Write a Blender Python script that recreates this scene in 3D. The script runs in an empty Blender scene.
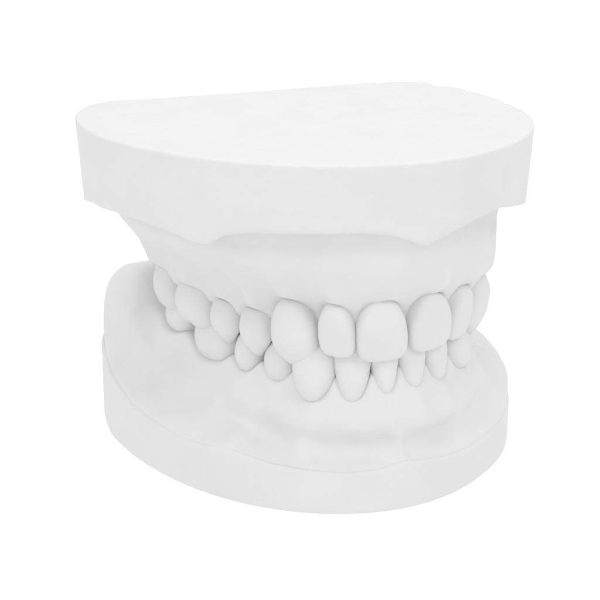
import bpy, math
import numpy as np

# ------------------------------------------------------------------ camera, world, lamps, exposure
CM = 0.01                                   # everything below is measured in centimetres
scene = bpy.context.scene
PITCH = math.radians(19.0)
CAM = (0.0, -21.8197 * CM, 10.213 * CM)
cam_data = bpy.data.cameras.new("camera")
cam_data.sensor_width = 36.0
cam_data.lens = 36.0 * 1500.0 / 600.0
cam_data.clip_start = 0.01
cam_data.clip_end = 50.0
cam = bpy.data.objects.new("camera", cam_data)
cam.location = CAM
cam.rotation_euler = (math.pi / 2 - PITCH, 0, 0)
scene.collection.objects.link(cam)
scene.camera = cam

WORLD_STRENGTH = 0.84
world = bpy.data.worlds.new("World")
scene.world = world
world.use_nodes = True
wb = world.node_tree.nodes["Background"]
wb.inputs[0].default_value = (1, 1, 1, 1)
wb.inputs[1].default_value = WORLD_STRENGTH


def softbox(name, loc, target, size, power):
    ld = bpy.data.lights.new(name, 'AREA')
    ld.shape = 'DISK'
    ld.size = size
    ld.energy = power
    o = bpy.data.objects.new(name, ld)
    o.location = loc
    d = np.array(target) - np.array(loc)
    d = d / np.linalg.norm(d)
    o.rotation_euler = (math.acos(max(-1, min(1, -d[2]))), 0, math.atan2(d[1], d[0]) - math.pi / 2)
    import mathutils
    o.rotation_euler = mathutils.Vector(d.tolist()).to_track_quat('-Z', 'Y').to_euler()
    scene.collection.objects.link(o)
    return o


softbox("studio_softbox", (0.10, 0.10, 0.80), (0, 0, 0.03), 0.40, 1.15)
softbox("studio_softbox", (-0.34, -0.40, 0.68), (0, 0, 0.02), 0.30, 1.0)
softbox("studio_softbox", (0.36, -0.40, 0.68), (0, 0, 0.02), 0.30, 0.97)

scene.view_settings.view_transform = 'Standard'
scene.view_settings.look = 'None'
scene.view_settings.exposure = 0.0
scene.view_settings.gamma = 1.0
scene.render.engine = 'CYCLES'
scene.cycles.max_bounces = 12
scene.cycles.diffuse_bounces = 8


# ------------------------------------------------------------------ materials
def plaster(name, col, scale=1.0, trim=False):
    m = bpy.data.materials.new(name)
    m.use_nodes = True
    nt = m.node_tree
    b = nt.nodes["Principled BSDF"]
    b.inputs["Roughness"].default_value = 0.62
    b.inputs["Specular IOR Level"].default_value = 0.25
    tc = nt.nodes.new("ShaderNodeTexCoord")
    n1 = nt.nodes.new("ShaderNodeTexNoise")
    n1.inputs["Scale"].default_value = 160.0
    n1.inputs["Detail"].default_value = 5.0
    n1.inputs["Roughness"].default_value = 0.6
    nt.links.new(tc.outputs["Object"], n1.inputs["Vector"])
    cr = nt.nodes.new("ShaderNodeValToRGB")
    cr.color_ramp.elements[0].position = 0.3
    cr.color_ramp.elements[1].position = 0.7
    a = [c * 0.966 for c in col]
    cr.color_ramp.elements[0].color = (*a, 1)
    cr.color_ramp.elements[1].color = (*col, 1)
    nt.links.new(n1.outputs["Fac"], cr.inputs[0])
    nt.links.new(cr.outputs[0], b.inputs["Base Color"])
    n2 = nt.nodes.new("ShaderNodeTexNoise")
    n2.inputs["Scale"].default_value = 900.0
    n2.inputs["Detail"].default_value = 4.0
    nt.links.new(tc.outputs["Object"], n2.inputs["Vector"])
    n3 = nt.nodes.new("ShaderNodeTexNoise")
    n3.inputs["Scale"].default_value = 260.0
    n3.inputs["Detail"].default_value = 3.0
    nt.links.new(tc.outputs["Object"], n3.inputs["Vector"])
    b1 = nt.nodes.new("ShaderNodeBump")
    b1.inputs["Strength"].default_value = 0.25 * scale
    b1.inputs["Distance"].default_value = 0.00012
    nt.links.new(n2.outputs["Fac"], b1.inputs["Height"])
    b2 = nt.nodes.new("ShaderNodeBump")
    b2.inputs["Strength"].default_value = 0.5 * scale
    b2.inputs["Distance"].default_value = 0.0004
    nt.links.new(n3.outputs["Fac"], b2.inputs["Height"])
    nt.links.new(b2.outputs[0], b1.inputs["Normal"])
    last = b1.outputs[0]
    if trim:                                     # long faint marks of the trimming wheel
        mp = nt.nodes.new("ShaderNodeMapping")
        mp.inputs["Scale"].default_value = (25.0, 25.0, 700.0)
        mp.inputs["Rotation"].default_value = (0.05, 0.08, 0.0)
        nt.links.new(tc.outputs["Object"], mp.inputs["Vector"])
        n4 = nt.nodes.new("ShaderNodeTexNoise")
        n4.inputs["Scale"].default_value = 1.0
        n4.inputs["Detail"].default_value = 3.0
        nt.links.new(mp.outputs[0], n4.inputs["Vector"])
        b3 = nt.nodes.new("ShaderNodeBump")
        b3.inputs["Strength"].default_value = 0.35
        b3.inputs["Distance"].default_value = 0.0002
        nt.links.new(n4.outputs["Fac"], b3.inputs["Height"])
        nt.links.new(last, b3.inputs["Normal"])
        last = b3.outputs[0]
    nt.links.new(last, b.inputs["Normal"])
    return m


M_BASE = plaster("cast_plaster", (0.738, 0.738, 0.738), 1.3, True)
M_GUM = plaster("gum_plaster", (0.738, 0.738, 0.738), 0.8)
M_TOOTH = plaster("tooth_plaster", (0.738, 0.738, 0.738), 0.45)

m = bpy.data.materials.new("table_added_white_glow")
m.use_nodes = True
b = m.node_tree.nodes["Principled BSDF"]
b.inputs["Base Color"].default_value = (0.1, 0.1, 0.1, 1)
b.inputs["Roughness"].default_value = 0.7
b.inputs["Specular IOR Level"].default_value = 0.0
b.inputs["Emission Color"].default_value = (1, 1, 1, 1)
b.inputs["Emission Strength"].default_value = 1.0  # added glow, no real lamp: keeps the table white, washes out contact shadows
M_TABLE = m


# ------------------------------------------------------------------ mesh helpers
def link_mesh(name, V, F, mat, parent=None):
    me = bpy.data.meshes.new(name)
    V = np.asarray(V, dtype=np.float32)
    F = np.asarray(F, dtype=np.int32)
    me.vertices.add(len(V))
    me.vertices.foreach_set("co", (V * CM).ravel())
    n = F.shape[1]
    me.loops.add(F.size)
    me.loops.foreach_set("vertex_index", F.ravel())
    me.polygons.add(len(F))
    me.polygons.foreach_set("loop_start", np.arange(0, F.size, n, dtype=np.int32))
    me.polygons.foreach_set("use_smooth", np.ones(len(F), dtype=bool))
    me.update(calc_edges=True)
    me.validate()
    me.materials.append(mat)
    o = bpy.data.objects.new(name, me)
    scene.collection.objects.link(o)
    if parent is not None:
        o.parent = parent
        o.matrix_parent_inverse = parent.matrix_world.inverted()
    return o


def surface_net(f, org, h):
    """naive surface nets: skin the zero level of grid f (negative inside)"""
    f = f.copy()
    for ax in range(3):
        s = [slice(None)] * 3
        for e in (0, -1):
            s[ax] = e
            f[tuple(s)] = np.maximum(f[tuple(s)], h * 0.5)
    nx, ny, nz = f.shape
    ins = f < 0
    cnt = np.zeros((nx - 1, ny - 1, nz - 1), np.int8)
    for i in (0, 1):
        for j in (0, 1):
            for k in (0, 1):
                cnt += ins[i:nx - 1 + i, j:ny - 1 + j, k:nz - 1 + k]
    act = (cnt > 0) & (cnt < 8)
    I, J, K = np.nonzero(act)
    vid = -np.ones(act.shape, np.int32)
    vid[I, J, K] = np.arange(len(I))
    acc = np.zeros((len(I), 3)); num = np.zeros(len(I))
    cs = [(i, j, k) for i in (0, 1) for j in (0, 1) for k in (0, 1)]
    for a in cs:
        for ax in range(3):
            if a[ax]:
                continue
            c = list(a); c[ax] = 1
            fa = f[I + a[0], J + a[1], K + a[2]]
            fb = f[I + c[0], J + c[1], K + c[2]]
            cross = (fa < 0) != (fb < 0)
            t = np.where(cross, fa / np.where(cross, fa - fb, 1), 0)
            p = np.array(a, float)[None, :] + 0 * acc
            p[:, ax] += t
            acc += p * cross[:, None]
            num += cross
    V = (np.stack([I, J, K], 1) + acc / num[:, None]) * h + np.array(org)
    Q = []
    # x edges
    s0 = ins[:-1, 1:-1, 1:-1]; s1 = ins[1:, 1:-1, 1:-1]
    i, j, k = np.nonzero(s0 != s1); fl = s0[i, j, k]; j = j + 1; k = k + 1
    q = np.stack([vid[i, j - 1, k - 1], vid[i, j, k - 1], vid[i, j, k], vid[i, j - 1, k]], 1)
    q[~fl] = q[~fl][:, ::-1]; Q.append(q)
    s0 = ins[1:-1, :-1, 1:-1]; s1 = ins[1:-1, 1:, 1:-1]
    i, j, k = np.nonzero(s0 != s1); fl = s0[i, j, k]; i = i + 1; k = k + 1
    q = np.stack([vid[i - 1, j, k - 1], vid[i - 1, j, k], vid[i, j, k], vid[i, j, k - 1]], 1)
    q[~fl] = q[~fl][:, ::-1]; Q.append(q)
    s0 = ins[1:-1, 1:-1, :-1]; s1 = ins[1:-1, 1:-1, 1:]
    i, j, k = np.nonzero(s0 != s1); fl = s0[i, j, k]; i = i + 1; j = j + 1
    q = np.stack([vid[i - 1, j - 1, k], vid[i, j - 1, k], vid[i, j, k], vid[i - 1, j, k]], 1)
    q[~fl] = q[~fl][:, ::-1]; Q.append(q)
    Q = np.concatenate(Q)
    # one light smoothing pass keeps the grid from showing
    nb = np.zeros_like(V); nn = np.zeros(len(V))
    for a in range(4):
        u, w = Q[:, a], Q[:, (a + 1) % 4]
        for ax in range(3):
            nb[:, ax] += np.bincount(u, V[w, ax], len(V)) + np.bincount(w, V[u, ax], len(V))
        nn += np.bincount(u, minlength=len(V)) + np.bincount(w, minlength=len(V))
    V = 0.5 * V + 0.5 * nb / np.maximum(nn, 1)[:, None]
    return V, Q


def smax(a, b, k):
    h = np.clip(0.5 + 0.5 * (a - b) / k, 0, 1)
    return b + (a - b) * h + k * h * (1 - h)


def smin(a, b, k):
    return -smax(-a, -b, k)


def sstep(x, a, b):
    t = np.clip((x - a) / (b - a), 0, 1)
    return t * t * (3 - 2 * t)


_r = np.random.RandomState(4)
_dirs = []
for _o in range(4):
    for _k in range(6):
        v = _r.normal(size=3); v /= np.linalg.norm(v)
        _dirs.append((v * (2.2 * 1.9 ** _o), _r.uniform(0, 6.28), 1.0 / 1.7 ** _o))


def lump(x, y, z):
    """smooth uneven hand-poured surface, about -1..1"""
    s = 0
    for v, ph, a in _dirs:
        s = s + a * np.sin(x * v[0] + y * v[1] + z * v[2] + ph)
    return s / 5.0


def spline(pts, n=40, closed=True):
    P = np.array(pts, float); N = len(P); out = []
    rng = range(N) if closed else range(N - 1)
    for i in rng:
        g = lambda k: P[k % N] if closed else P[max(0, min(N - 1, k))]
        p0, p1, p2, p3 = g(i - 1), g(i), g(i + 1), g(i + 2)
        # centripetal-ish tangents
        d1 = max(np.linalg.norm((p2 - p1)[:2]), 1e-6)
        d0 = max(np.linalg.norm((p1 - p0)[:2]), 1e-6) if (closed or i > 0) else d1
        d2 = max(np.linalg.norm((p3 - p2)[:2]), 1e-6) if (closed or i < N - 2) else d1
        m1 = ((p1 - p0) / d0 * d1 + (p2 - p1) / d1 * d0) / (d0 + d1) * d1
        m2 = ((p2 - p1) / d1 * d2 + (p3 - p2) / d2 * d1) / (d1 + d2) * d1
        for t in np.linspace(0, 1, n, endpoint=False):
            out.append((2*t**3-3*t**2+1)*p1 + (t**3-2*t**2+t)*m1 + (-2*t**3+3*t**2)*p2 + (t**3-t**2)*m2)
    if not closed:
        out.append(P[-1])
    return np.array(out)


def plan_sdf(curve, X, Y, open_n=None):
    """signed distance (negative inside) to a closed plan curve, and index of the nearest point"""
    x = X.ravel(); y = Y.ravel()
    best = np.full(x.shape, 1e9); idx = np.zeros(x.shape, int)
    for i in range(len(curve)):
        a = curve[i]; b = curve[(i + 1) % len(curve)]
        ab = b - a
        t = np.clip(((x - a[0]) * ab[0] + (y - a[1]) * ab[1]) / (ab @ ab + 1e-12), 0, 1)
        d = (x - a[0] - t * ab[0]) ** 2 + (y - a[1] - t * ab[1]) ** 2
        m = d < best
        best[m] = d[m]; idx[m] = i
    inside = np.zeros(x.shape, bool)
    for i in range(len(curve)):
        a = curve[i]; b = curve[(i + 1) % len(curve)]
        c = (a[1] > y) != (b[1] > y)
        with np.errstate(divide='ignore', invalid='ignore'):
            xi = (b[0] - a[0]) * (y - a[1]) / (b[1] - a[1]) + a[0]
        inside ^= c & (x < xi)
    d = np.sqrt(best)
    d[inside] *= -1
    return d.reshape(X.shape), idx.reshape(X.shape)


# ------------------------------------------------------------------ teeth
PROF = {  # v = 0 at the biting edge, 1 at the gum line, then into the gum
    'v': [0, 0.3, 0.65, 1.0, 1.4],
    'incisor': dict(w=[0.88, 0.98, 0.94, 0.78, 0.62], f=[-0.03, 0.07, 0.13, 0.11, 0.02], h=[0.12, 0.19, 0.27, 0.30, 0.28], p=2.9, k=0.085),
    'lateral': dict(w=[0.82, 0.96, 0.93, 0.78, 0.62], f=[-0.02, 0.06, 0.12, 0.10, 0.02], h=[0.12, 0.18, 0.26, 0.30, 0.28], p=2.8, k=0.09),
    'canine': dict(w=[0.74, 0.97, 0.97, 0.78, 0.62], f=[-0.06, 0.09, 0.16, 0.11, 0.02], h=[0.16, 0.26, 0.34, 0.38, 0.34], p=2.25, k=0.14),
    'premolar': dict(w=[0.90, 0.98, 0.97, 0.86, 0.76], f=[-0.08, 0.06, 0.11, 0.03, -0.05], h=[0.32, 0.42, 0.45, 0.42, 0.38], p=2.4, k=0.09),
    'molar': dict(w=[0.84, 0.98, 0.98, 0.88, 0.78], f=[-0.08, 0.05, 0.10, 0.03, -0.05], h=[0.40, 0.48, 0.50, 0.48, 0.42], p=2.7, k=0.14),
    'lower_incisor': dict(w=[0.97, 0.95, 0.80, 0.60, 0.44], f=[-0.02, 0.03, 0.08, 0.06, -0.02], h=[0.10, 0.15, 0.22, 0.28, 0.26], p=2.3, k=0.07),
}


class Tooth:
    def __init__(s, kind, A, B, tip, cerv, up, prof=None, cusp=None, lean=0.0, tilt=0.0, wid=1.0, out=0.0, rad=None):
        s.kind = kind; s.up = up
        A = np.array(A); B = np.array(B)
        s.o = (A + B) / 2
        t = B - A; s.W = np.linalg.norm(t) * wid; s.t = t / np.linalg.norm(t)
        s.n = np.array([s.t[1], -s.t[0]])          # outward (arch runs left to right in front)
        s.o = s.o + s.n * (out + (0.02 if up > 0 else 0.0))
        s.tip = tip; s.cerv = cerv; s.H = abs(cerv - tip)
        pr = PROF[prof or kind]
        v = PROF['v']
        s.pw = np.polyfit(v, pr['w'], 4); s.pf = np.polyfit(v, pr['f'], 4); s.ph = np.polyfit(v, pr['h'], 4)
        s.p = pr['p']; s.k = pr['k']
        s.cusp = cusp; s.lean = lean; s.tilt = tilt

    def f(s, x, y, z):
        a = (x - s.o[0]) * s.t[0] + (y - s.o[1]) * s.t[1]
        b = (x - s.o[0]) * s.n[0] + (y - s.o[1]) * s.n[1]
        c = (z - s.tip) * s.up
        a = a - s.lean * (c - s.H * 0.4); b = b - s.tilt * (c - s.H)
        v = np.clip(c / s.H, 0, 1.4)
        wa = s.W / 2 * np.polyval(s.pw, v)
        bf = np.polyval(s.pf, v); hd = np.polyval(s.ph, v)
        bb = b - (bf - hd)
        q = (np.abs(a / wa) ** s.p + np.abs(bb / hd) ** s.p) ** (1 / s.p)
        r = np.hypot(a, bb)
        d = r * (1 - 1 / np.maximum(q, 1e-3))
        u = a / (s.W / 2)
        ct = s.cusp
        if ct is None:
            c0 = 0.17 * s.W * np.abs(u) ** 3.2
        elif ct[0] == 'point':                     # one cusp at u = ct[1], drop ct[2], ct[3] each side
            du = u - ct[1]
            e = np.sqrt(du * du + 0.02) - 0.14
            c0 = np.where(du < 0, ct[2], ct[3]) * e
        elif ct[0] == 'double':                    # two cusps with a groove between
            d1 = np.sqrt((u - ct[1]) ** 2 + 0.03) * ct[3]
            d2 = np.sqrt((u - ct[2]) ** 2 + 0.03) * ct[3] + ct[4]
            c0 = smin(d1, d2, 0.05) - 0.02
        if s.kind in ('molar', 'premolar'):        # chewing surface dips towards its middle
            ib = np.clip((bf - b) / (2 * hd), 0, 1)
            c0 = c0 + 0.20 * np.sin(np.pi * ib) ** 2 * sstep(ib, 0.05, 0.5)
            if s.kind == 'molar':
                g = (ct[1] + ct[2]) / 2
                d = d + 0.03 * np.exp(-((u - g) / 0.16) ** 2) * (1 - sstep(v, 0.3, 0.85))
        d = smax(d, (c0 - c) * 0.9, s.k)
        d = smax(d, c - s.H - 0.30, 0.1)
        # the neck of the crown is an arch
        ar = {'incisor': 0.48, 'canine': 0.46, 'premolar': 0.16, 'molar': 0.10}[s.kind]
        d = smax(d, (c - (s.H * 1.04 - ar * s.W * np.abs(u) ** 2.3)) * 0.8, 0.11 if s.kind in ('incisor', 'canine') else 0.05)
        if s.kind in ('canine', 'premolar'):      # middle ridge of the outer face
            d = d - (0.012 if s.kind == 'canine' else 0.026) * np.exp(-((u - ct[1]) / 0.30) ** 2) * (1 - sstep(v, 0.5, 1.0)) * sstep(bb, 0, 0.1)
        elif s.kind == 'incisor':                 # three faint lobes and two shallow grooves
            d = d + 0.007 * np.exp(-((np.abs(u) - 0.34) / 0.14) ** 2) * (1 - sstep(v, 0.2, 0.9))
        return d + 0.010 * lump(x * 1.4, y * 1.4, z * 1.1)

    def box(s, pad=0.12):
        r = s.W / 2 + pad + 0.05; e = 1.15 + pad
        xs = [s.o[0] + sa * r * s.t[0] + sb * s.n[0] for sa in (-1, 1) for sb in (-e, 0.35)]
        ys = [s.o[1] + sa * r * s.t[1] + sb * s.n[1] for sa in (-1, 1) for sb in (-e, 0.35)]
        zt = s.tip - s.up * 0.1; zc = s.cerv + s.up * 0.45
        return min(xs), max(xs), min(ys), max(ys), min(zt, zc), max(zt, zc)

    def build(s, parent):
        h = 0.02
        x0, x1, y0, y1, z0, z1 = s.box()
        xs = np.arange(x0, x1, h); ys = np.arange(y0, y1, h); zs = np.arange(z0, z1, h)
        X, Y, Z = np.meshgrid(xs, ys, zs, indexing='ij')
        V, Q = surface_net(s.f(X, Y, Z), (x0, y0, z0), h)
        return link_mesh(s.kind, V, Q, M_TOOTH, parent)


# contact points along the outer face of each arch, viewer's left to right
UC = [(-2.40, 1.50), (-2.03, 0.75), (-1.41, -0.05), (-0.97, -0.58), (-0.47, -1.08), (0.22, -1.52), (0.80, -1.73),
      (1.60, -1.50), (2.26, -0.95), (2.57, -0.35), (2.85, 0.35), (2.87, 1.02), (2.80, 1.75)]
LC = [(-2.30, 1.35), (-1.81, 0.55), (-1.10, -0.35), (-0.65, -0.85), (-0.15, -1.25), (0.47, -1.52), (1.05, -1.55),
      (1.48, -1.42), (1.91, -1.12), (2.27, -0.65), (2.60, -0.05), (2.68, 0.60), (2.62, 1.55)]
UP, DN = 1, -1
upper_teeth = [
    Tooth('molar', UC[0], UC[1], 2.10, 2.90, UP, cusp=('double', -0.45, 0.45, 0.12, 0.0)),
    Tooth('molar', UC[1], UC[2], 2.07, 2.82, UP, cusp=('double', -0.5, 0.40, 0.26, 0.0), wid=1.0),
    Tooth('premolar', UC[2], UC[3], 2.13, 2.80, UP, cusp=('point', 0.15, 0.30, 0.30), lean=0.0),
    Tooth('premolar', UC[3], UC[4], 2.10, 2.83, UP, cusp=('point', 0.12, 0.32, 0.34), wid=0.98),
    Tooth('canine', UC[4], UC[5], 2.10, 3.15, UP, cusp=('point', 0.02, 0.15, 0.13), wid=0.95, out=0.01),
    Tooth('incisor', UC[5], UC[6], 2.37, 3.19, UP, prof='lateral', lean=-0.03, wid=0.93),
    Tooth('incisor', UC[6], UC[7], 2.29, 3.27, UP, lean=-0.07, wid=0.95),
    Tooth('incisor', UC[7], UC[8], 2.32, 3.23, UP, lean=-0.14, wid=0.95),
    Tooth('incisor', UC[8], UC[9], 2.30, 3.15, UP, prof='lateral', lean=-0.12),
    Tooth('canine', UC[9], UC[10], 2.14, 3.11, UP, cusp=('point', 0.05, 0.16, 0.16), lean=-0.10),
    Tooth('premolar', UC[10], UC[11], 2.14, 2.95, UP, cusp=('point', 0.0, 0.28, 0.28)),
    Tooth('premolar', UC[11], UC[12], 2.14, 2.90, UP, cusp=('point', 0.0, 0.28, 0.28)),
]
lower_teeth = [
    Tooth('molar', LC[0], LC[1], 2.45, 1.82, DN, cusp=('double', -0.4, 0.4, 0.12, 0.0), wid=0.92, out=-0.05),
    Tooth('molar', LC[1], LC[2], 2.42, 1.66, DN, cusp=('double', -0.4, 0.4, 0.12, 0.0), wid=0.96, out=-0.05),
    Tooth('premolar', LC[2], LC[3], 2.40, 1.74, DN, cusp=('point', 0.0, 0.12, 0.12), wid=0.92, out=-0.05),
    Tooth('premolar', LC[3], LC[4], 2.40, 1.78, DN, cusp=('point', 0.0, 0.12, 0.12), wid=0.95, out=-0.05),
    Tooth('canine', LC[4], LC[5], 2.55, 1.64, DN, cusp=('point', 0.0, 0.16, 0.16)),
    Tooth('incisor', LC[5], LC[6], 2.55, 1.66, DN, prof='lower_incisor'),
    Tooth('incisor', LC[6], LC[7], 2.55, 1.78, DN, prof='lower_incisor'),
    Tooth('incisor', LC[7], LC[8], 2.55, 1.79, DN, prof='lower_incisor'),
    Tooth('incisor', LC[8], LC[9], 2.50, 1.74, DN, prof='lower_incisor'),
    Tooth('canine', LC[9], LC[10], 2.45, 1.74, DN, cusp=('point', 0.0, 0.16, 0.16)),
    Tooth('premolar', LC[10], LC[11], 2.40, 1.80, DN, cusp=('point', 0.0, 0.12, 0.12)),
    Tooth('molar', LC[11], LC[12], 2.40, 1.80, DN, cusp=('double', -0.4, 0.4, 0.12, 0.0)),
]


def arch(contacts, teeth, left_end, right_end, pap, ex=2.0):
    """closed plan curve of the gum's outer face with, per point, gum line height and place on its tooth"""
    pts = [np.array(p, float) for p in left_end] + [np.array(p) for p in contacts] + [np.array(p, float) for p in right_end]
    nl = len(left_end); n = 14
    C = spline(pts, n, closed=False)
    nC = len(C)
    S = np.arange(nC) / n - nl                      # contact index coordinate
    zm = np.zeros(nC); u = np.zeros(nC); W = np.zeros(nC)
    up = teeth[0].up
    for i in range(nC):
        k = int(math.floor(S[i]))
        if S[i] < 0 or k >= len(teeth):
            T = teeth[0] if S[i] < 0 else teeth[-1]
            zm[i] = T.cerv - up * pap[0 if S[i] < 0 else -1] * 0.6; u[i] = 1; W[i] = 0.7
        else:
            T = teeth[k]; cv = T.cerv - up * (0.025 if T.kind in ('incisor', 'canine') else 0.04); uu = 2 * (S[i] - k) - 1; 
            zm[i] = cv - up * pap[k] * abs(uu) ** (ex[k] if isinstance(ex, list) else ex); u[i] = math.sin(math.pi * uu / 2) ** 2; W[i] = T.W
    for _ in range(2):
        zm[1:-1] = 0.25 * zm[:-2] + 0.5 * zm[1:-1] + 0.25 * zm[2:]
        u[1:-1] = 0.25 * u[:-2] + 0.5 * u[1:-1] + 0.25 * u[2:]
    return C, zm, u


def blur(A, n):
    for _ in range(n):
        A = np.pad(A, 1, mode='edge')
        A = (A[:-2, 1:-1] + 2 * A[1:-1, 1:-1] + A[2:, 1:-1]) / 4
        A = np.pad(A, 1, mode='edge')
        A = (A[1:-1, :-2] + 2 * A[1:-1, 1:-1] + A[1:-1, 2:]) / 4
    return A


def gum_grid(org, top, h):
    xs = np.arange(org[0], top[0], h); ys = np.arange(org[1], top[1], h); zs = np.arange(org[2], top[2], h)
    return xs, ys, zs


def teeth_near(teeth, xs, ys, zs):
    """least distance to any tooth, evaluated only round each tooth"""
    D = np.full((len(xs), len(ys), len(zs)), 1.0, np.float32)
    for T in teeth:
        x0, x1, y0, y1, z0, z1 = T.box(0.2)
        i0, i1 = np.searchsorted(xs, [x0, x1]); j0, j1 = np.searchsorted(ys, [y0, y1]); k0, k1 = np.searchsorted(zs, [z0, z1])
        X, Y, Z = np.meshgrid(xs[i0:i1], ys[j0:j1], zs[k0:k1], indexing='ij')
        D[i0:i1, j0:j1, k0:k1] = np.minimum(D[i0:i1, j0:j1, k0:k1], T.f(X, Y, Z))
    return D


def capsule(X, Y, Z, a, b, ra, rb):
    a = np.array(a); b = np.array(b); ab = b - a
    t = np.clip(((X - a[0]) * ab[0] + (Y - a[1]) * ab[1] + (Z - a[2]) * ab[2]) / (ab @ ab), 0, 1)
    return np.sqrt((X - a[0] - t * ab[0]) ** 2 + (Y - a[1] - t * ab[1]) ** 2 + (Z - a[2] - t * ab[2]) ** 2) - (ra + (rb - ra) * t)


def outline_field(curve, vals):
    """value at any plan point from the bearing about the cast's centre"""
    ang = np.arctan2(vals[:, 1] - 0.5, vals[:, 0] - 0.3)
    o = np.argsort(ang); A = ang[o]; Zv = vals[o, 2]
    A = np.concatenate([A[-3:] - 2 * np.pi, A, A[:3] + 2 * np.pi]); Zv = np.concatenate([Zv[-3:], Zv, Zv[:3]])

    def f(x, y):
        return np.interp(np.arctan2(y - 0.5, x - 0.3), A, Zv)
    return f


# ------------------------------------------------------------------ plan outlines
UPPER_OUT = [(-3.47, 1.11), (-3.36, 1.62), (-3.10, 1.97), (-2.40, 2.20), (-0.90, 2.73), (0.17, 3.15), (1.42, 3.60), (2.10, 3.62),
             (2.58, 3.20), (2.98, 2.60), (3.32, 1.78), (3.50, 1.11), (3.52, 0.38), (3.31, -0.46), (2.93, -1.12),
             (2.30, -1.78), (1.70, -2.12), (1.11, -2.29), (0.56, -2.34), (0.0, -2.31), (-0.71, -2.15), (-1.51, -1.80),
             (-2.20, -1.27), (-2.83, -0.66), (-3.32, 0.30)]
LOWER_OUT = [(-3.28, 1.55), (-3.36, 2.05), (-3.30, 2.60), (-2.95, 3.05), (-2.30, 3.25), (0.1, 3.30), (2.3, 3.25), (2.95, 3.0),
             (3.36, 2.4), (3.48, 1.65), (3.44, 0.97), (3.28, 0.26), (2.86, -0.56), (2.23, -1.30), (1.64, -1.68), (1.08, -1.86),
             (0.60, -1.91), (0.15, -1.88), (-0.40, -1.75), (-0.95, -1.52), (-1.52, -1.15), (-2.14, -0.56), (-2.80, 0.34), (-3.15, 1.05)]
UP_C = spline(UPPER_OUT, 30)
LO_C = spline(LOWER_OUT, 30)


def normals_of(C):
    t = np.roll(C, -1, 0) - np.roll(C, 1, 0)
    t /= np.linalg.norm(t, axis=1)[:, None] + 1e-9
    n = np.stack([t[:, 1], -t[:, 0]], 1)
    if ((C - C.mean(0)) * n).sum() < 0:
        n = -n
    return n


def loft(rings, cap0, cap1):
    V = np.concatenate(rings); n = len(rings[0]); F = []
    i = np.arange(n); j = (i + 1) % n
    for r in range(len(rings) - 1):
        F.append(np.stack([r * n + i, r * n + j, (r + 1) * n + j, (r + 1) * n + i], 1))
    V = np.concatenate([V, [cap0], [cap1]])
    F = np.concatenate(F)
    a = len(V) - 2; b = len(V) - 1; R = (len(rings) - 1) * n
    F = np.concatenate([F, np.stack([np.full(n, a), np.full(n, a), j, i], 1)[:, [0, 2, 3, 3]],
                        np.stack([np.full(n, b), R + i, R + j, R + j], 1)])
    return V, F


def loft_mesh(name, rings, cap0, cap1, mat, parent):
    """closed loft; the two ends are fans of triangles"""
    n = len(rings[0]); V = np.concatenate(list(rings) + [[cap0], [cap1]])
    faces = []
    for r in range(len(rings) - 1):
        for i in range(n):
            j = (i + 1) % n
            faces.append((r * n + i, (r + 1) * n + i, (r + 1) * n + j, r * n + j))
    R = (len(rings) - 1) * n
    for i in range(n):
        j = (i + 1) % n
        faces.append((n * len(rings), i, j))
        faces.append((n * len(rings) + 1, R + j, R + i))
    me = bpy.data.meshes.new(name)
    me.from_pydata((V * CM).tolist(), [], faces)
    me.polygons.foreach_set("use_smooth", np.ones(len(faces), dtype=bool))
    me.materials.append(mat)
    me.update()
    import bmesh
    bm = bmesh.new(); bm.from_mesh(me)
    bmesh.ops.recalc_face_normals(bm, faces=bm.faces)
    bm.to_mesh(me); bm.free()
    o = bpy.data.objects.new(name, me)
    scene.collection.objects.link(o)
    o.parent = parent
    o.matrix_parent_inverse = parent.matrix_world.inverted()
    return o


def root(name, loc, label, cat, group=None):
    e = bpy.data.objects.new(name, None)
    e.empty_display_size = 0.01
    e.location = [c * CM for c in loc]
    scene.collection.objects.link(e)
    e['label'] = label; e['category'] = cat
    if group:
        e['group'] = group
    bpy.context.view_layer.update()
    return e


# ------------------------------------------------------------------ the setting
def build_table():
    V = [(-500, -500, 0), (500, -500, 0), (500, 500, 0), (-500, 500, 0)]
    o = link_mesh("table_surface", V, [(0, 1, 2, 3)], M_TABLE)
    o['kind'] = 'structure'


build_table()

# ------------------------------------------------------------------ upper cast
upper = root("upper_dental_cast", (0.3, 0.5, 4.2), "white plaster upper jaw model with thick flat-topped base, resting on the lower jaw model", "dental cast")

ZB = np.array([(-3.35, .86, 4.05), (-3.12, .1, 4.22), (-2.9, -.4, 4.26), (-2.62, -.76, 4.29), (-2.25, -1.13, 4.27), (-1.75, -1.58, 4.20), (-1.37, -1.83, 4.11),
               (-1.2, -1.9, 4.20), (-1.04, -1.95, 4.31), (-.7, -2.08, 4.38), (.14, -2.24, 4.41), (.84, -2.26, 4.42), (1.25, -2.2, 4.37), (1.55, -2.13, 4.26), (1.74, -2.05, 4.16),
               (1.95, -1.94, 4.24), (2.2, -1.76, 4.33), (2.5, -1.5, 4.42), (2.86, -1.08, 4.46), (3.2, -.3, 4.30), (3.41, .54, 4.10), (3.3, 1.7, 4.05), (2.6, 3.1, 4.1), (.2, 3.1, 4.2), (-2.9, 2.1, 4.55), (-3.3, 1.5, 4.14)])
zb_f = outline_field(None, ZB)


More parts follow.
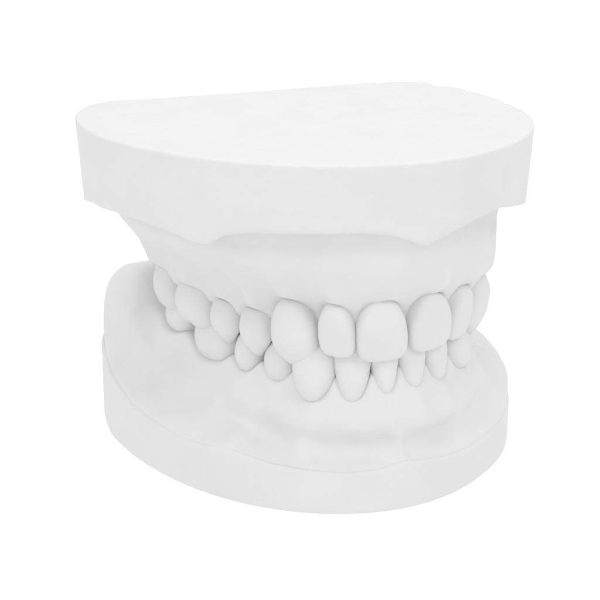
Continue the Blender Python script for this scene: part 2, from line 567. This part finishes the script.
def build_upper_base():
    C = UP_C; N = normals_of(C); n = len(C)
    s = np.arange(n)
    # tiny chips knocked out of the rear edge
    chip = np.zeros(n)
    for (cx, cy, w, d) in [(2.30, 3.45, 0.07, 0.10), (2.42, 3.34, 0.10, 0.07), (2.80, 2.88, 0.05, 0.05), (3.30, 1.86, 0.05, 0.05), (1.35, 3.57, 0.06, 0.03), (3.43, 1.45, 0.04, 0.035), (0.9, 3.42, 0.05, 0.02)]:
        chip += d * np.exp(-(((C[:, 0] - cx) ** 2 + (C[:, 1] - cy) ** 2) / (w * w)))
    rough = 0.006 * np.sin(s * 0.9) * np.sin(s * 0.37 + 1) + 0.004 * np.sin(s * 0.23)

    def ring(inset, z, k=1.0):
        P = C - N * np.broadcast_to(inset, (n,))[:, None]
        z = np.broadcast_to(z, (n,))
        q = 0.010 * lump(P[:, 0] * .6, P[:, 1] * .6, z * .6)
        return np.column_stack([P[:, 0] + N[:, 0] * q, P[:, 1] + N[:, 1] * q, z])
    ctr = np.array([0.3, 0.6])
    rings = []
    for sc in (0.04, 0.15, 0.3, 0.45, 0.6, 0.72, 0.82, 0.9, 0.95, 0.975):
        P = ctr + (C - N * (0.05 + chip)[:, None] - ctr) * sc
        rings.append(np.column_stack([P, 5.4 + 0.008 * lump(P[:, 0] * .5, P[:, 1] * .5, 0 * P[:, 0]) * (1 - sc ** 6)]))
    Zt = 5.4
    rings.append(ring(0.045 + chip + rough, Zt - 0.3 * chip))
    rings.append(ring(0.022 + chip * .9 + rough, Zt - 0.006 - 0.4 * chip))
    rings.append(ring(0.006 + chip * .7 + rough * .5, Zt - 0.022 - 0.6 * chip))
    rings.append(ring(0.000 + chip * .4, Zt - 0.05 - 0.7 * chip))
    zb = zb_f(C[:, 0], C[:, 1])
    for _ in range(10):
        zb = 0.25 * np.roll(zb, 1) + 0.5 * zb + 0.25 * np.roll(zb, -1)
    zb = zb + 0.003 * np.sin(s * .55) * np.sin(s * .21 + 2)
    dr = 0.075
    for t in np.linspace(0.1, 0.97, 14):
        rings.append(ring(dr * t, Zt + (zb - Zt) * t))
    rings.append(ring(dr + 0.004, zb + 0.02))
    rings.append(ring(dr + 0.02, zb + 0.004))
    rings.append(ring(dr + 0.05, zb + 0.0))
    rings.append(ring(dr + 0.16, zb + 0.05))
    for sc in (0.9, 0.75, 0.5, 0.2):
        P = ctr + (C - N * 0.22 - ctr) * sc
        rings.append(np.column_stack([P, (zb + 0.05) * sc + (1 - sc) * 4.35]))
    loft_mesh("base", rings, (0.3, 0.6, 5.4), (0.3, 0.6, 4.35), M_BASE, upper)


def build_upper_gum():
    h = 0.03
    pap = [0.18, 0.18, 0.24, 0.32, 0.62, 0.70, 0.76, 0.72, 0.60, 0.45, 0.2, 0.2]
    left = [(-2.0, 2.75), (-2.35, 2.35)]
    right = [(2.6, 2.55), (2.2, 2.85)]
    C, zm, u = arch(UC, upper_teeth, left, right, pap, [2, 2, 2.2, 2.4, 2.2, 2.2, 2.3, 2.3, 2.3, 2.3, 2, 2])
    hi = [(-2.3, 2.5), (-2.68, 2.2), (-2.90, 1.60), (-2.89, 0.9), (-2.58, 0.10), (-2.0, -0.72), (-1.35, -1.42), (-0.60, -1.82), (0.2, -1.98), (1.0, -2.04),
          (1.72, -1.84), (2.38, -1.15), (2.82, -0.35), (3.00, 0.40), (3.03, 1.30), (2.88, 2.3), (2.4, 2.9)]
    CH = spline(hi, 12)
    xs, ys, zs = gum_grid((-3.25, -2.45, 2.2), (3.4, 3.1, 4.75), h)
    X2, Y2 = np.meshgrid(xs, ys, indexing='ij')
    d0, i0 = plan_sdf(C, X2, Y2)
    d1, _ = plan_sdf(CH, X2, Y2)
    i0 = np.minimum(i0, len(C) - 1)
    ZM = blur(zm[i0], 5); U = blur(u[i0], 10)
    zb2 = zb_f(X2, Y2)
    X = X2[:, :, None]; Y = Y2[:, :, None]; Z = zs[None, None, :]
    D0 = d0[:, :, None]; D1 = d1[:, :, None]; ZM = ZM[:, :, None]; U = U[:, :, None]
    above = Z - ZM
    # outer face: tucked between the teeth, swelling over the roots, flaring up to the base
    off = 0.030 - 0.02 * sstep(-Y, 0.3, 1.3) - (0.06 + 0.14 * sstep(-Y, 0.3, 1.3)) * U * (1 - sstep(above, 0.1, 0.45 + 0.5 * sstep(-Y, 0.3, 1.3))) + 0.055 * (1 - U) * np.exp(-((above - 0.35) / 0.35) ** 2)
    off = off + 0.03 * sstep(above, 0.0, 0.12) - 0.02 + 0.13 * sstep(Y, 0.9, 1.8) * sstep(-X, 1.5, 2.0) * sstep(above, 0.0, 0.2)
    rt = sstep(X, 2.2, 2.8)
    w = sstep(Z, 2.95 - 0.15 * rt, 4.05 - 0.55 * rt)
    dp = (D0 - off) * (1 - w) + D1 * w
    d = smax(dp, -above, 0.12)
    # flare just under the base follows the base's scallops
    fl = sstep(Z, zb2[:, :, None] - 0.42, zb2[:, :, None] + 0.05)
    d = d - 0.05 * fl * fl
    for q, T in enumerate(upper_teeth[:11]):      # roots showing through the gum
        c = T.o + T.n * (0.0 if q < 5 else 0.02)
        rr = np.exp(-(((X - c[0]) * T.t[0] + (Y - c[1]) * T.t[1]) / (0.26 * T.W)) ** 2 - (((X - c[0]) * T.n[0] + (Y - c[1]) * T.n[1]) / 0.5) ** 2)
        d = d - (0.065 if T.kind == 'canine' else 0.045) * rr * sstep(Z, T.cerv, T.cerv + 0.2) * (1 - sstep(Z, 3.65, 4.1))
    # palate hollow
    inner = D0 + 1.25
    pal = smax(inner, Z - 3.75, 0.3)
    d = smax(d, -pal, 0.2)
    d = smax(d, Z - 4.65, 0.02)
    # folds where lip and cheek attach
    d = d - 0.03 * np.exp(-((X - 1.70) ** 2 + (Y + 1.9) ** 2) / 0.05) * sstep(Z, 3.5, 4.3)
    d = d - 0.01 * np.exp(-((X + 1.30) ** 2 + (Y + 1.5) ** 2) / 0.09) * sstep(Z, 3.5, 4.3)
    d = d + 0.020 * lump(X, Y, Z)
    T = teeth_near(upper_teeth, xs, ys, zs)
    d = d + 0.028 * np.exp(-(np.maximum(T, 0) / 0.05) ** 2)
    V, Q = surface_net(d, (xs[0], ys[0], zs[0]), h)
    link_mesh("gum", V, Q, M_GUM, upper)


build_upper_base()
build_upper_gum()
for T in upper_teeth:
    T.build(upper)

# ------------------------------------------------------------------ lower cast
lower = root("lower_dental_cast", (0.3, 0.5, 0), "white plaster lower jaw model with rounded base, standing on the white table", "dental cast")

ZL = np.array([(-3.22, 1.29, 1.22), (-2.96, .68, 1.06), (-2.65, .13, .88), (-2.22, -.45, .83), (-1.86, -.83, .77), (-1.44, -1.22, .80), (-1.12, -1.42, .86), (-.77, -1.60, .79),
               (-.40, -1.75, .73), (.15, -1.84, .69), (.64, -1.89, .66), (1.19, -1.83, .69), (1.53, -1.71, .77), (1.79, -1.59, .73), (2.20, -1.35, .67), (2.63, -.83, .62), (3.05, -.19, .64),
               (3.30, .35, .64), (3.44, .94, .64), (3.46, 1.5, .66), (3.36, 2.3, .7), (2.9, 3.0, .8), (1.6, 3.3, .8), (.1, 3.3, .8), (-1.2, 3.3, 1.0), (-2.3, 3.2, 1.2), (-2.9, 3.0, 1.3),
               (-3.25, 2.65, 1.35), (-3.36, 2.05, 1.32), (-3.28, 1.6, 1.28)])
zl_f = outline_field(None, ZL)
# the gum stands above the base's edge at the back
ZG = np.array([tuple(p) for p in ZL if p[1] < 0.3 or p[0] < -2.8 and p[1] < 1.4] + [(-3.28, 1.55, 1.36), (-3.34, 1.85, 1.60), (-3.36, 2.05, 1.80), (-3.25, 2.65, 2.18), (-2.9, 3.0, 2.30), (-2.3, 3.2, 2.3),
               (3.30, .35, .80), (3.44, .94, 1.02), (3.46, 1.5, 1.0), (3.36, 2.3, 1.0), (2.9, 3.0, 1.1), (1.6, 3.3, 1.1), (.1, 3.3, .9), (-1.2, 3.3, 1.2)])
zg_f = outline_field(None, ZG)


def build_lower_base():
    C = LO_C; N = normals_of(C); n = len(C); s = np.arange(n)

    def ring(inset, z):
        P = C - N * inset
        z = np.broadcast_to(z, (n,))
        q = 0.010 * lump(P[:, 0] * .6, P[:, 1] * .6, z * .6)
        return np.column_stack([P[:, 0] + N[:, 0] * q, P[:, 1] + N[:, 1] * q, z])
    zl = zl_f(C[:, 0], C[:, 1])
    for _ in range(4):
        zl = 0.25 * np.roll(zl, 1) + 0.5 * zl + 0.25 * np.roll(zl, -1)
    ctr = np.array([0.3, 0.6])
    rings = []
    for sc in (0.3, 0.8, 0.97):
        P = ctr + (C - ctr) * sc
        rings.append(np.column_stack([P, 0 * s + 0.0]))
    rings.append(ring(0.03, 0.0)); rings.append(ring(0.01, 0.012)); rings.append(ring(0.0, 0.04))
    for t in np.linspace(0.08, 0.97, 14):
        rings.append(ring(0.0, 0.04 + (zl - 0.06) * t))
    rings.append(ring(0.006, zl - 0.018)); rings.append(ring(0.018, zl - 0.004)); rings.append(ring(0.036, zl + 0.004)); rings.append(ring(0.06, zl + 0.006))
    rings.append(ring(0.16, zl - 0.06))
    for sc in (0.85, 0.6, 0.2):
        P = ctr + (C - N * 0.2 - ctr) * sc
        rings.append(np.column_stack([P, np.minimum(zl - 0.1, 0.62) * sc + (1 - sc) * 0.55]))
    loft_mesh("base", rings, (0.3, 0.6, 0.0), (0.3, 0.6, 0.55), M_BASE, lower)


def build_lower_gum():
    h = 0.03
    pap = [0.18, 0.20, 0.26, 0.32, 0.50, 0.60, 0.60, 0.60, 0.55, 0.45, 0.2, 0.15]
    left = [(-1.9, 2.7), (-2.2, 2.25)]
    right = [(2.5, 2.4), (2.1, 2.75)]
    C, zm, u = arch(LC, lower_teeth, left, right, pap, [2, 2, 2, 2.4, 3, 3, 3, 3, 3, 2.5, 2, 2])
    xs, ys, zs = gum_grid((-3.5, -2.1, 0.3), (3.65, 3.45, 2.75), h)
    X2, Y2 = np.meshgrid(xs, ys, indexing='ij')
    d0, i0 = plan_sdf(C, X2, Y2)
    db, _ = plan_sdf(LO_C[::3], X2, Y2)
    i0 = np.minimum(i0, len(C) - 1)
    # height of the flange from the base edge inwards
    K = [(-3.20, 2.45, 2.28), (-3.00, 2.80, 2.40), (-2.55, 2.98, 2.40), (-2.3, 2.65, 2.42), (-2.72, 2.3, 2.38), (-3.25, 2.05, 1.95), (-3.18, 1.65, 1.58), (-3.02, 1.9, 2.03), (-2.80, 1.5, 1.92), (-2.62, 1.9, 2.15), (-2.55, 1.0, 1.66), (-2.2, .5, 1.40), (-1.75, -.05, 1.28), (-1.35, -.60, 1.20),
         (-2.95, 1.05, 1.28), (-2.62, .40, 1.08), (-2.1, -.28, .96), (-1.5, -.95, .90),
         (-.85, -1.14, .98), (-.1, -1.42, .88), (.7, -1.53, .79), (1.5, -1.36, .90), (-.3, -1.68, .77), (.6, -1.80, .72), (1.3, -1.70, .76), (2.05, -1.28, .77), (2.0, -1.05, .86), (2.75, -.55, .70), (2.5, -.5, .95), (3.0, 0.0, .84), (3.30, .75, 1.02), (2.9, .3, 1.25), (3.36, 1.3, 1.05), (3.05, 1.1, 1.42), (3.2, 1.9, 1.08), (2.95, 2.3, 1.3), (2.6, 2.8, 1.35),
         (2.4, -.15, 1.30), (-2.6, 3.15, 2.2), (2.4, 3.15, 1.2), (-1.2, 3.15, 1.3), (.1, 3.15, .95),
         (.3, .6, .9), (.3, 2.2, .9), (-.8, 1.2, .9), (1.4, 1.2, .9), (-1.3, 2.6, 1.6), (1.7, 2.6, 1.3)]
    KP = np.array([tuple(p) for p in K])
    R = np.hypot(KP[:, None, 0] - KP[None, :, 0], KP[:, None, 1] - KP[None, :, 1])
    A = np.zeros((len(KP) + 3, len(KP) + 3)); n = len(KP)
    A[:n, :n] = R + 0.02 * np.eye(n); A[:n, n:] = np.column_stack([np.ones(n), KP[:, :2]]); A[n:, :n] = A[:n, n:].T
    w = np.linalg.solve(A, np.concatenate([KP[:, 2], [0, 0, 0]]))
    H = w[n] + w[n + 1] * X2 + w[n + 2] * Y2
    for i in range(n):
        H = H + w[i] * np.hypot(X2 - KP[i, 0], Y2 - KP[i, 1])
    zl = zg_f(X2, Y2)
    e = np.sqrt(sstep(-db, 0.0, 0.20))
    H = zl * (1 - e) + H * e
    X = X2[:, :, None]; Y = Y2[:, :, None]; Z = zs[None, None, :]
    D0 = d0[:, :, None]; ZM = blur(zm[i0], 6)[:, :, None]; U = blur(u[i0], 14)[:, :, None]
    slab = smax(db[:, :, None] + 0.015, (Z - H[:, :, None]) * 0.85, 0.05)
    slab = smax(slab, 0.32 - Z, 0.03)
    below = ZM - Z
    off = 0.09 - 0.07 * sstep(-Y, 0.6, 1.2) - 0.10 * U * (1 - sstep(below, 0.0, 0.6)) + 0.04 * (1 - U) * np.exp(-((below - 0.35) / 0.3) ** 2)
    off = off + 0.09 * sstep(1.75 - Z, 0.0, 0.4) * (1 - 0.7 * sstep(1.30 - Z, 0.0, 0.4))
    ridge = smax(D0 - off, -below, 0.12)
    ridge = smax(ridge, -(D0 + 1.15), 0.2)
    d = smin(slab, ridge, 0.26 + 0.08 * sstep(Y, -1.0, 0.0))
    # folds of the cheek and lip
    def fold(p, q, w):
        return np.exp(-np.maximum(capsule(X, Y, Z, p, q, 0, 0), 0) ** 2 / (w * w))
    d = d - 0.05 * fold((1.42, -1.45, 1.30), (1.55, -1.7, 0.78), 0.09)
    d = d - 0.04 * fold((-0.80, -1.05, 1.25), (-1.08, -1.38, 0.86), 0.16)
    d = d + 0.03 * fold((-0.60, -1.12, 1.52), (-0.72, -1.22, 1.0), 0.09)
    d = d + 0.02 * fold((-1.15, -.85, 1.2), (-1.5, -1.0, 0.95), 0.16)
    d = d - 0.07 * fold((-0.25, -1.45, 1.25), (0.0, -1.6, 0.95), 0.22)
    for q in range(4, 10):
        T = lower_teeth[q]; c = T.o + T.n * 0.06
        d = d - 0.035 * fold((c[0], c[1], T.cerv - 0.12), (c[0] + T.n[0] * .08, c[1] + T.n[1] * .08, 1.30), 0.22)
    d = d - 0.05 * fold((2.0, -1.3, 1.2), (2.5, -0.8, 1.1), 0.22)
    d = d + 0.05 * fold((0.45, -1.64, 1.0), (1.15, -1.62, 1.02), 0.22)
    d = d + 0.04 * fold((1.85, -1.40, 0.95), (2.2, -1.05, 0.95), 0.20)
    d = d + 0.022 * lump(X, Y, Z)
    d = smax(d, db[:, :, None] + 0.022, 0.07)
    T = teeth_near(lower_teeth, xs, ys, zs)
    d = d + 0.018 * np.exp(-(np.maximum(T, 0) / 0.05) ** 2)
    V, Q = surface_net(d, (xs[0], ys[0], zs[0]), h)
    link_mesh("gum", V, Q, M_GUM, lower)


build_lower_base()
build_lower_gum()
for T in lower_teeth:
    T.build(lower)
